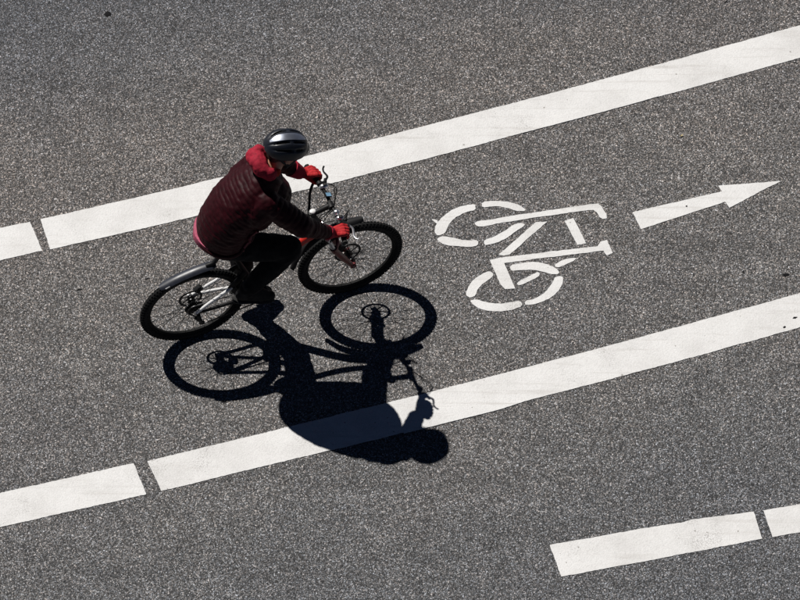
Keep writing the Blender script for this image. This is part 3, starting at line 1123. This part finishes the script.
# ------------------------------------------------------------------ rider
PB = Vector((0.2, 0, 0.19))
ploc = BO + Vector((math.cos(HEAD) * PB.x, math.sin(HEAD) * PB.x, PB.z))
person = empty('person', ploc, HEAD, PB)
tag(person, 'person in dark maroon quilted jacket, red gloves and black helmet riding the bicycle', 'person')

HIP = {s: Vector((0.225, s * 0.090, 1.035)) for s in (-1, 1)}
ANK = {-1: Vector((0.330, -0.160, 0.604)), 1: Vector((0.368, 0.150, 0.278))}
KNEE = {s: ik(HIP[s], ANK[s], 0.430 if s < 0 else 0.415, 0.390 if s < 0 else 0.380, (1.2, s * 0.15, 0.85)) for s in (-1, 1)}
SHO = {s: Vector((0.478, s * 0.148, 1.455)) for s in (-1, 1)}
WRI = {s: bar_pt(s * 0.245) + Vector((-0.072, 0, 0.040)) for s in (-1, 1)}
ELB = {s: ik(SHO[s], WRI[s], 0.290, 0.275, (0.70, s * 0.60, 1.25)) for s in (-1, 1)}
HC = Vector((0.660, 0.030, 1.690))                        # head centre
HM = Matrix.Rotation(R_(-4), 3, 'Z') @ Matrix.Rotation(R_(20), 3, 'Y')     # facing ahead, tipped down
def hp(x, y, z):
    return HC + HM @ Vector((x, y, z))

# --- body: one continuous skin from head to ankles
def body_parts():
    b = MB()
    spine = [(0.215, 0, 1.03), (0.225, 0, 1.11), (0.275, 0, 1.22), (0.355, 0, 1.33), (0.45, 0, 1.42), (0.53, 0, 1.49)]
    b.tube(spline(spine, 4), lerp_list([0.15, 0.15, 0.145, 0.16, 0.16, 0.07], 21), 20, ry=lerp_list([0.10, 0.10, 0.10, 0.11, 0.10, 0.06], 21))
    b.capsule((0.52, 0, 1.50), hp(-0.03, 0, -0.085), 0.062, 0.056)
    for s in (-1, 1):
        b.capsule((0.47, s * 0.06, 1.455), SHO[s], 0.06, 0.06)
        b.capsule(SHO[s], ELB[s], 0.052, 0.040)
        b.capsule(ELB[s], WRI[s], 0.040, 0.027)
        b.capsule(WRI[s], WRI[s] + Vector((0.05, 0, -0.012)), 0.026, 0.020)
        b.capsule(HIP[s], KNEE[s], 0.082, 0.052)
        b.capsule(KNEE[s], ANK[s], 0.050, 0.036)
        b.capsule(ANK[s], ANK[s] + Vector((0.06, 0, -0.060)), 0.034, 0.024)
    # head
    b.ellipsoid(hp(-0.008, 0, 0.030), (0.098, 0.076, 0.092), HM)
    b.ellipsoid(hp(0.022, 0, -0.040), (0.068, 0.060, 0.075), HM)
    b.ellipsoid(hp(0.055, 0, -0.085), (0.030, 0.034, 0.026), HM)
    b.ellipsoid(hp(0.070, 0, 0.030), (0.022, 0.055, 0.014), HM)
    b.capsule(hp(0.086, 0, 0.012), hp(0.104, 0, -0.022), 0.009, 0.014)
    b.ellipsoid(hp(0.080, 0, -0.055), (0.012, 0.024, 0.006), HM)
    b.ellipsoid(hp(0.080, 0, -0.066), (0.012, 0.021, 0.006), HM)
    for s in (-1, 1):
        b.ellipsoid(hp(-0.005, s * 0.078, -0.012), (0.018, 0.010, 0.032), HM)
        b.ellipsoid(hp(0.062, s * 0.040, -0.022), (0.024, 0.022, 0.022), HM)
    return b
bme = remesh(body_parts(), 0.0065, 4)
shift(bme, PB)
body = link('body', bme, M['skin'], person, 180)
for s in (-1, 1):
    MB().ellipsoid(hp(0.083, s * 0.031, 0.004), (0.012, 0.013, 0.010), HM, 12, 8).build('eye', M['eye'], person)
mb = MB()
mb.ellipsoid(hp(-0.026, 0, 0.022), (0.098, 0.083, 0.085), HM)
mb.ellipsoid(hp(-0.070, 0, -0.030), (0.040, 0.062, 0.050), HM)
hme = remesh(mb, 0.007, 4)
shift(hme, PB)
link('hair', hme, M['hair'], person, 180)

# --- jacket
JSP = [(0.222, 0, 1.055), (0.226, 0, 1.12), (0.262, 0, 1.22), (0.342, 0, 1.33), (0.430, 0, 1.430), (0.510, 0, 1.505), (0.575, 0, 1.560)]
JPATH = spline(JSP, 5)
def jacket_parts():
    b = MB()
    m = len(JPATH)
    b.tube(JPATH, lerp_list([0.196, 0.192, 0.194, 0.200, 0.186, 0.130, 0.080], m), 28, ry=lerp_list([0.158, 0.158, 0.148, 0.142, 0.128, 0.100, 0.085], m), up=(1, 0, 0))
    for s in (-1, 1):
        b.capsule((0.46, s * 0.06, 1.455), SHO[s], 0.085, 0.082)
        b.capsule(SHO[s], ELB[s], 0.082, 0.074)
        b.capsule(ELB[s], WRI[s].lerp(ELB[s], 0.10), 0.071, 0.047)
        b.capsule(SHO[s] - Vector((0.07, s * 0.008, 0.08)), SHO[s], 0.090, 0.082)
    # front of the jacket hangs towards the thighs
    b.ellipsoid((0.31, 0, 1.13), (0.13, 0.165, 0.105))
    b.ellipsoid((0.530, 0, 1.345), (0.150, 0.165, 0.135), Matrix.Rotation(R_(40), 3, 'Y'))
    b.ellipsoid((0.43, 0, 1.22), (0.13, 0.155, 0.12))
    return b
jme = remesh(jacket_parts(), 0.0062, 8)
def seg_t(p, a, b):
    ab = b - a
    t = max(0, min(1, (p - a).dot(ab) / ab.length_squared))
    return t, (p - (a + ab * t)).length
def quilt(p, n):
    best = None
    for s in (-1, 1):
        t1, d1 = seg_t(p, SHO[s], ELB[s])
        t2, d2 = seg_t(p, ELB[s], WRI[s])
        for t, d, o in ((t1 * 0.315, d1 - 0.085, 0), (0.315 + t2 * 0.295, d2 - 0.065, 0)):
            if best is None or d < best[0]:
                best = (d, t)
    # torso distance along the spine
    arc_l, bt, bd = 0.0, 0.0, 9
    for i in range(len(JPATH) - 1):
        t, d = seg_t(p, JPATH[i], JPATH[i + 1])
        L = (JPATH[i + 1] - JPATH[i]).length
        if d < bd:
            bd, bt = d, arc_l + t * L
        arc_l += L
    if bd - 0.16 < best[0] and abs(p.y) < 0.235 and bd < 0.24:
        u, per = bt + 0.05 * abs(p.y), 0.029
    else:
        u, per = best[1], 0.040
    u += 0.010 * mnoise.noise(p * 7) + 0.004 * mnoise.noise(p * 21)
    r = abs(math.sin(math.pi * u / per)) ** 0.55
    amp = 0.0042
    crease = mnoise.noise(Vector((p.x * 14, p.y * 14, p.z * 30))) * 0.0045 + mnoise.noise(p * 38) * 0.0022
    low = mnoise.noise(p * 5.5 + Vector((3, 1, 8))) * 0.010
    return amp * (r - 0.75) + crease + low
displace(jme, quilt)
jbvh = BVHTree.FromPolygons([v.co for v in jme.vertices], [list(p.vertices) for p in jme.polygons])
shift(jme, PB)
jacket = link('jacket', jme, M['jacket'], person, 180)

def on_jacket(p, lift):
    q, n, _, _ = jbvh.find_nearest(Vector(p))
    return q + n * lift

# hem band and cuffs
mb = MB()
hem = []
for k in range(60):
    a = 2 * math.pi * k / 60
    hem.append(on_jacket((0.222 + 0.19 * math.cos(a), 0.23 * math.sin(a), 1.045 + 0.02 * math.cos(a) + 0.012), 0.002))
mb.tube(hem, 0.012, 8, closed=True, ry=0.016)
mb.build('hem_band', M['jacket'], jacket, 60)
for s in (-1, 1):
    d = (WRI[s] - ELB[s]).normalized()
    c0 = WRI[s] - d * 0.010
    cl = 0.03 if s < 0 else 0.085
    MB().tube([c0 - d * cl, c0 - d * 0.01, c0 + d * 0.012], [0.046 if s < 0 else 0.058, 0.045, 0.036], 18).build('cuff', M['hood'], jacket)
# red lined slit at the right hip
mb = MB()
gp_ = [on_jacket(Vector((0.315, -0.20, 1.053)).lerp(Vector((0.395, -0.20, 1.190)), k / 24), 0.003) for k in range(25)]
mb.tube(gp_, [0.010 + 0.003 * math.sin(k * 1.5) for k in range(25)], 8)
mb.build('side_gusset', M['trim'], jacket, 60)

# hood and collar
mb = MB()
cc = Vector((0.540, 0.020, 1.592))
cm = Matrix.Rotation(R_(36), 3, 'Y')
ring, rr = [], []
for k in range(25):
    a = R_(80 + 190 * k / 24)
    back = max(0, -math.cos(a))
    ring.append(cc + cm @ Vector((0.080 * math.cos(a) - 0.020 * back, 0.094 * math.sin(a), 0.030 * back)))
    rr.append(0.020 + 0.026 * back)
mb.tube(ring, rr, 12, ry=[q * 1.2 for q in rr], up=(0, 0, 1))
mb.ellipsoid(cc + cm @ Vector((-0.098, 0.020, 0.020)), (0.052, 0.100, 0.052), cm)
mb.ellipsoid(cc + cm @ Vector((-0.070, 0.075, 0.035)), (0.055, 0.045, 0.050), cm)
mb.ellipsoid(cc + cm @ Vector((-0.080, -0.045, 0.005)), (0.048, 0.055, 0.042), cm)
mb.ellipsoid(cc + cm @ Vector((-0.035, -0.085, 0.026)), (0.048, 0.036, 0.044), cm)
hd = remesh(mb, 0.006, 5)
displace(hd, lambda p, n: mnoise.noise(p * 16) * 0.010 + mnoise.noise(p * 40) * 0.004)
shift(hd, PB)
link('hood', hd, M['hood'], person, 180)

# scarf tucked in the collar
mb = MB()
sp2 = []
for k in range(30):
    a = 2 * math.pi * k / 30
    sp2.append(Vector((0.548, 0.012, 1.598)) + cm @ Vector((0.058 * math.cos(a), 0.066 * math.sin(a), 0.014 + 0.006 * math.sin(3 * a))))
mb.tube(sp2, [0.017 + 0.004 * math.sin(5 * 2 * math.pi * k / 30) for k in range(30)], 10, closed=True, ry=0.024, up=(0, 0, 1))
scm = mb.mesh('scarf')
displace(scm, lambda p, n: mnoise.noise(p * 45) * 0.006)
shift(scm, PB)
link('scarf', scm, M['scarf'], person, 60)

# shirt tail under the jacket
mb = MB()
pth = [(0.205, 0, 1.022), (0.205, 0, 1.042), (0.207, 0, 1.08)]
mb.tube([Vector(p) + Vector((-0.012, 0.014, 0)) for p in pth], [0.166, 0.171, 0.168], 32, ry=[0.146, 0.152, 0.146], up=(1, 0, 0))
sm = mb.mesh('shirt')
displace(sm, lambda p, n: mnoise.noise(p * 12) * 0.008)
shift(sm, PB)
link('shirt', sm, M['shirt'], person, 60)

# --- trousers
def trouser_parts():
    b = MB()
    b.ellipsoid((0.220, 0, 1.075), (0.145, 0.165, 0.105))
    for s in (-1, 1):
        b.capsule(HIP[s], KNEE[s], 0.102, 0.080)
        d = (ANK[s] - KNEE[s])
        b.capsule(KNEE[s], KNEE[s] + d * 0.45, 0.080, 0.078)
        b.capsule(KNEE[s] + d * 0.40, KNEE[s] + d * 1.03, 0.078, 0.056)
    return b
tme = remesh(trouser_parts(), 0.0075, 8)
def folds(p, n):
    return (mnoise.noise(Vector((p.x * 9, p.y * 9, p.z * 16))) * 0.010 + mnoise.noise(p * 30) * 0.004)
displace(tme, folds)
shift(tme, PB)
trousers = link('trousers', tme, M['trousers'], person, 180)

# --- shoes
for s in (-1, 1):
    A_ = ANK[s]
    pitch = R_(17) if s < 0 else R_(2)
    fm_ = Matrix.Rotation(pitch, 3, 'Y') @ Matrix.Rotation(R_(-s * -6), 3, 'Z')
    def fp(x, y, z):
        return A_ + fm_ @ Vector((x, y, z))
    b = MB()
    b.capsule(fp(-0.020, 0, -0.055), fp(-0.005, 0, 0.015), 0.046, 0.047)
    b.capsule(fp(-0.035, 0, -0.070), fp(0.10, 0, -0.078), 0.038, 0.042)
    b.capsule(fp(0.02, 0, -0.030), fp(0.12, 0, -0.070), 0.044, 0.036)
    b.capsule(fp(0.10, 0.004 * s, -0.080), fp(0.165, 0, -0.084), 0.042, 0.033)
    me = remesh(b, 0.006, 5)
    shift(me, PB)
    shoe = link('shoe', me, M['shoe'], person, 180)
    so = MB()
    prof = [(-0.078, 0.022), (-0.062, 0.035), (-0.02, 0.040), (0.05, 0.038), (0.11, 0.047), (0.165, 0.042), (0.195, 0.022)]
    so.tube([fp(x, 0, -0.116) for x, _ in prof], [w for _, w in prof], 16, ry=0.013, up=tuple(fm_ @ Vector((0, 0, 1))))
    so.build('sole', M['sole'], shoe)

# --- gloves: palm, four curled fingers and a thumb round each grip
for s in (-1, 1):
    b = MB()
    g0 = bar_pt(s * 0.245)
    W = WRI[s]
    along = (bar_pt(s * 0.30) - bar_pt(s * 0.20)).normalized()          # outward along the grip
    b.capsule(W - (W - ELB[s]).normalized() * 0.03, W + Vector((0.012, 0, -0.002)), 0.034, 0.032)
    knuck = {}
    for k, (o, ln, fr) in enumerate(((-0.036, 0.97, 0.0105), (-0.013, 1.06, 0.0110), (0.010, 1.0, 0.0105), (0.032, 0.86, 0.0095))):
        gc = bar_pt(s * 0.245) + along * (o if True else 0)
        kn = gc + Vector((0.008, 0, 0.036))
        knuck[k] = kn
        b.capsule(W + Vector((0.012, 0, 0)) + along * (o * 0.55), kn, 0.018, 0.0155)
        p1 = gc + Vector((0.036 * ln, 0, 0.018))
        p2 = gc + Vector((0.034 * ln, 0, -0.014))
        p3 = gc + Vector((0.008, 0, -0.029 * ln))
        b.capsule(kn, p1, 0.0135, fr + 0.001)
        b.capsule(p1, p2, fr + 0.001, fr)
        b.capsule(p2, p3, fr, fr - 0.001)
    # thumb leaves the inner side of the palm and wraps underneath
    t0 = W + Vector((0.018, 0, -0.010)) - along * 0.026
    t1 = g0 + Vector((-0.026, 0, -0.004)) - along * 0.052
    t2 = g0 + Vector((-0.004, 0, -0.029)) - along * 0.056
    t3 = g0 + Vector((0.018, 0, -0.030)) - along * 0.050
    b.capsule(t0, t1, 0.017, 0.0135)
    b.capsule(t1, t2, 0.0130, 0.0115)
    b.capsule(t2, t3, 0.0115, 0.0100)
    me = remesh(b, 0.0036, 3)
    displace(me, lambda p, n: mnoise.noise(p * 60) * 0.0018)
    shift(me, PB)
    link('glove', me, M['glove'], person, 180)

# --- helmet
KC = Vector((-0.012, 0, 0.050))
def hel(s_, a, k=1.0, grow=0.0):
    rx = 0.146 if s_ < 0 else 0.140
    c_ = math.sqrt(max(0, 1 - abs(s_) ** 2.3))
    x = s_ * (rx * k + grow)
    y = (0.111 * k + grow) * c_ * math.sin(a)
    z = (0.104 * k + grow) * c_ * math.cos(a)
    z += 0.010 * max(0, s_) ** 2 * 0 - 0.012 * max(0, -s_) ** 2
    return KC + Vector((x, y, z))
VENTS = [(21, 29, -0.80, -0.12), (21, 30, 0.04, 0.66), (50, 58, -0.70, 0.0), (50, 59, 0.16, 0.60)]
def shell(k, vents, thick):
    NS, NA = 56, 84
    A0 = R_(96)
    bm = bmesh.new()
    g = []
    for i in range(NS + 1):
        s_ = -math.cos(math.pi * i / NS) * 0.995
        row = []
        for j in range(NA + 1):
            lim = A0 * (1.0 + 0.06 * (s_ < 0) * (-s_))
            a = -lim + 2 * lim * j / NA
            deg = abs(math.degrees(a))
            groove = 0.0
            for a0, a1, s0, s1 in VENTS:
                am, aw = (a0 + a1) / 2, (a1 - a0) / 2
                groove = max(groove, math.exp(-((deg - am) / (aw * 1.5)) ** 4) * math.exp(-(((s_ - (s0 + s1) / 2) / ((s1 - s0) / 2 * 1.25)) ** 6)))
            p = hel(s_, a, k, -0.006 * groove if vents else 0)
            row.append(bm.verts.new(HC + HM @ p))
        g.append(row)
    for i in range(NS):
        for j in range(NA):
            s_ = -math.cos(math.pi * (i + 0.5) / NS)
            deg = abs(math.degrees(-A0 + 2 * A0 * (j + 0.5) / NA))
            hole = False
            if vents:
                for a0, a1, s0, s1 in VENTS:
                    tt = (s_ - s0) / (s1 - s0)
                    if 0 < tt < 1:
                        am, aw = (a0 + a1) / 2, (a1 - a0) / 2 * min(1, 2.2 * math.sqrt(max(0, tt * (1 - tt))))
                        hole = hole or abs(deg - am) < aw
            if not hole:
                bm.faces.new((g[i][j], g[i + 1][j], g[i + 1][j + 1], g[i][j + 1]))
    bmesh.ops.remove_doubles(bm, verts=bm.verts, dist=0.0004)
    bmesh.ops.recalc_face_normals(bm, faces=bm.faces)
    geo = bmesh.ops.solidify(bm, geom=bm.faces[:], thickness=thick)
    for v in [v for v in bm.verts if not v.link_faces]:
        bm.verts.remove(v)
    me = bpy.data.meshes.new('shell')
    bm.to_mesh(me)
    bm.free()
    shift(me, PB)
    return me
helmet = bpy.data.objects.new('helmet', None)
COL.objects.link(helmet)
helmet.parent = person
link('shell', shell(1.0, True, 0.006), M['helmet'], helmet, 50)
link('liner', shell(0.90, False, 0.010), M['foam'], helmet, 50)
mb = MB()  # strip along the crown, sun highlight put into its colour
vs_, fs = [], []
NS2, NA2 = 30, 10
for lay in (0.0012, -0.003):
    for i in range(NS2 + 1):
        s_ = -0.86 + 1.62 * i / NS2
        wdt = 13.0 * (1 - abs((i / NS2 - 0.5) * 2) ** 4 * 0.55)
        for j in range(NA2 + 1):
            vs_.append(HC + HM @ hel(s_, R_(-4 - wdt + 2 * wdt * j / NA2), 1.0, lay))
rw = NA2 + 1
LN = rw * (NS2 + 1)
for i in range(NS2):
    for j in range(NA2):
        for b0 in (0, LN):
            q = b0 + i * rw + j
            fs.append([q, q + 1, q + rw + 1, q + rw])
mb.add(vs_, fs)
mb.build('crown_highlight', M['highlight'], helmet, 60)
mb = MB()
vs_, fs = [], []
nn = 17
for lay in (0, 1):
    for r in (0, 1, 2):
        for k in range(nn):
            a = R_(-62 + 124 * k / (nn - 1))
            rad = 1.0 + r * 0.06 * math.cos(a) ** 1.5
            vs_.append(hp(KC.x + 0.138 * rad * math.cos(a), 0.108 * min(rad, 1.03) * math.sin(a), KC.z + 0.004 - 0.006 * r - 0.004 * lay + 0.012 * math.cos(a)))
for lay in (0, 1):
    for r in (0, 1):
        for k in range(nn - 1):
            b0 = lay * 3 * nn + r * nn + k
            fs.append([b0, b0 + 1, b0 + nn + 1, b0 + nn])
for k in range(nn - 1):
    fs.append([2 * nn + k, 2 * nn + k + 1, 5 * nn + k + 1, 5 * nn + k])
    fs.append([k, 3 * nn + k, 3 * nn + k + 1, k + 1])
mb.add(vs_, fs)
mb.build('visor', M['helmet'], helmet, 60)
for s in (-1, 1):
    mb = MB()
    yj = s * 0.084
    mb.tube([hp(0.05, s * 0.092, 0.045), hp(0.018, yj, -0.045), hp(0.030, s * 0.050, -0.115), hp(0.035, 0, -0.125)], 0.009, 6, ry=0.002, up=(0, 1, 0))
    mb.tube([hp(-0.085, s * 0.075, 0.030), hp(-0.03, yj, -0.015), hp(0.018, yj, -0.045)], 0.009, 6, ry=0.002, up=(0, 1, 0))
    mb.build('strap', M['strap'], helmet, 40)
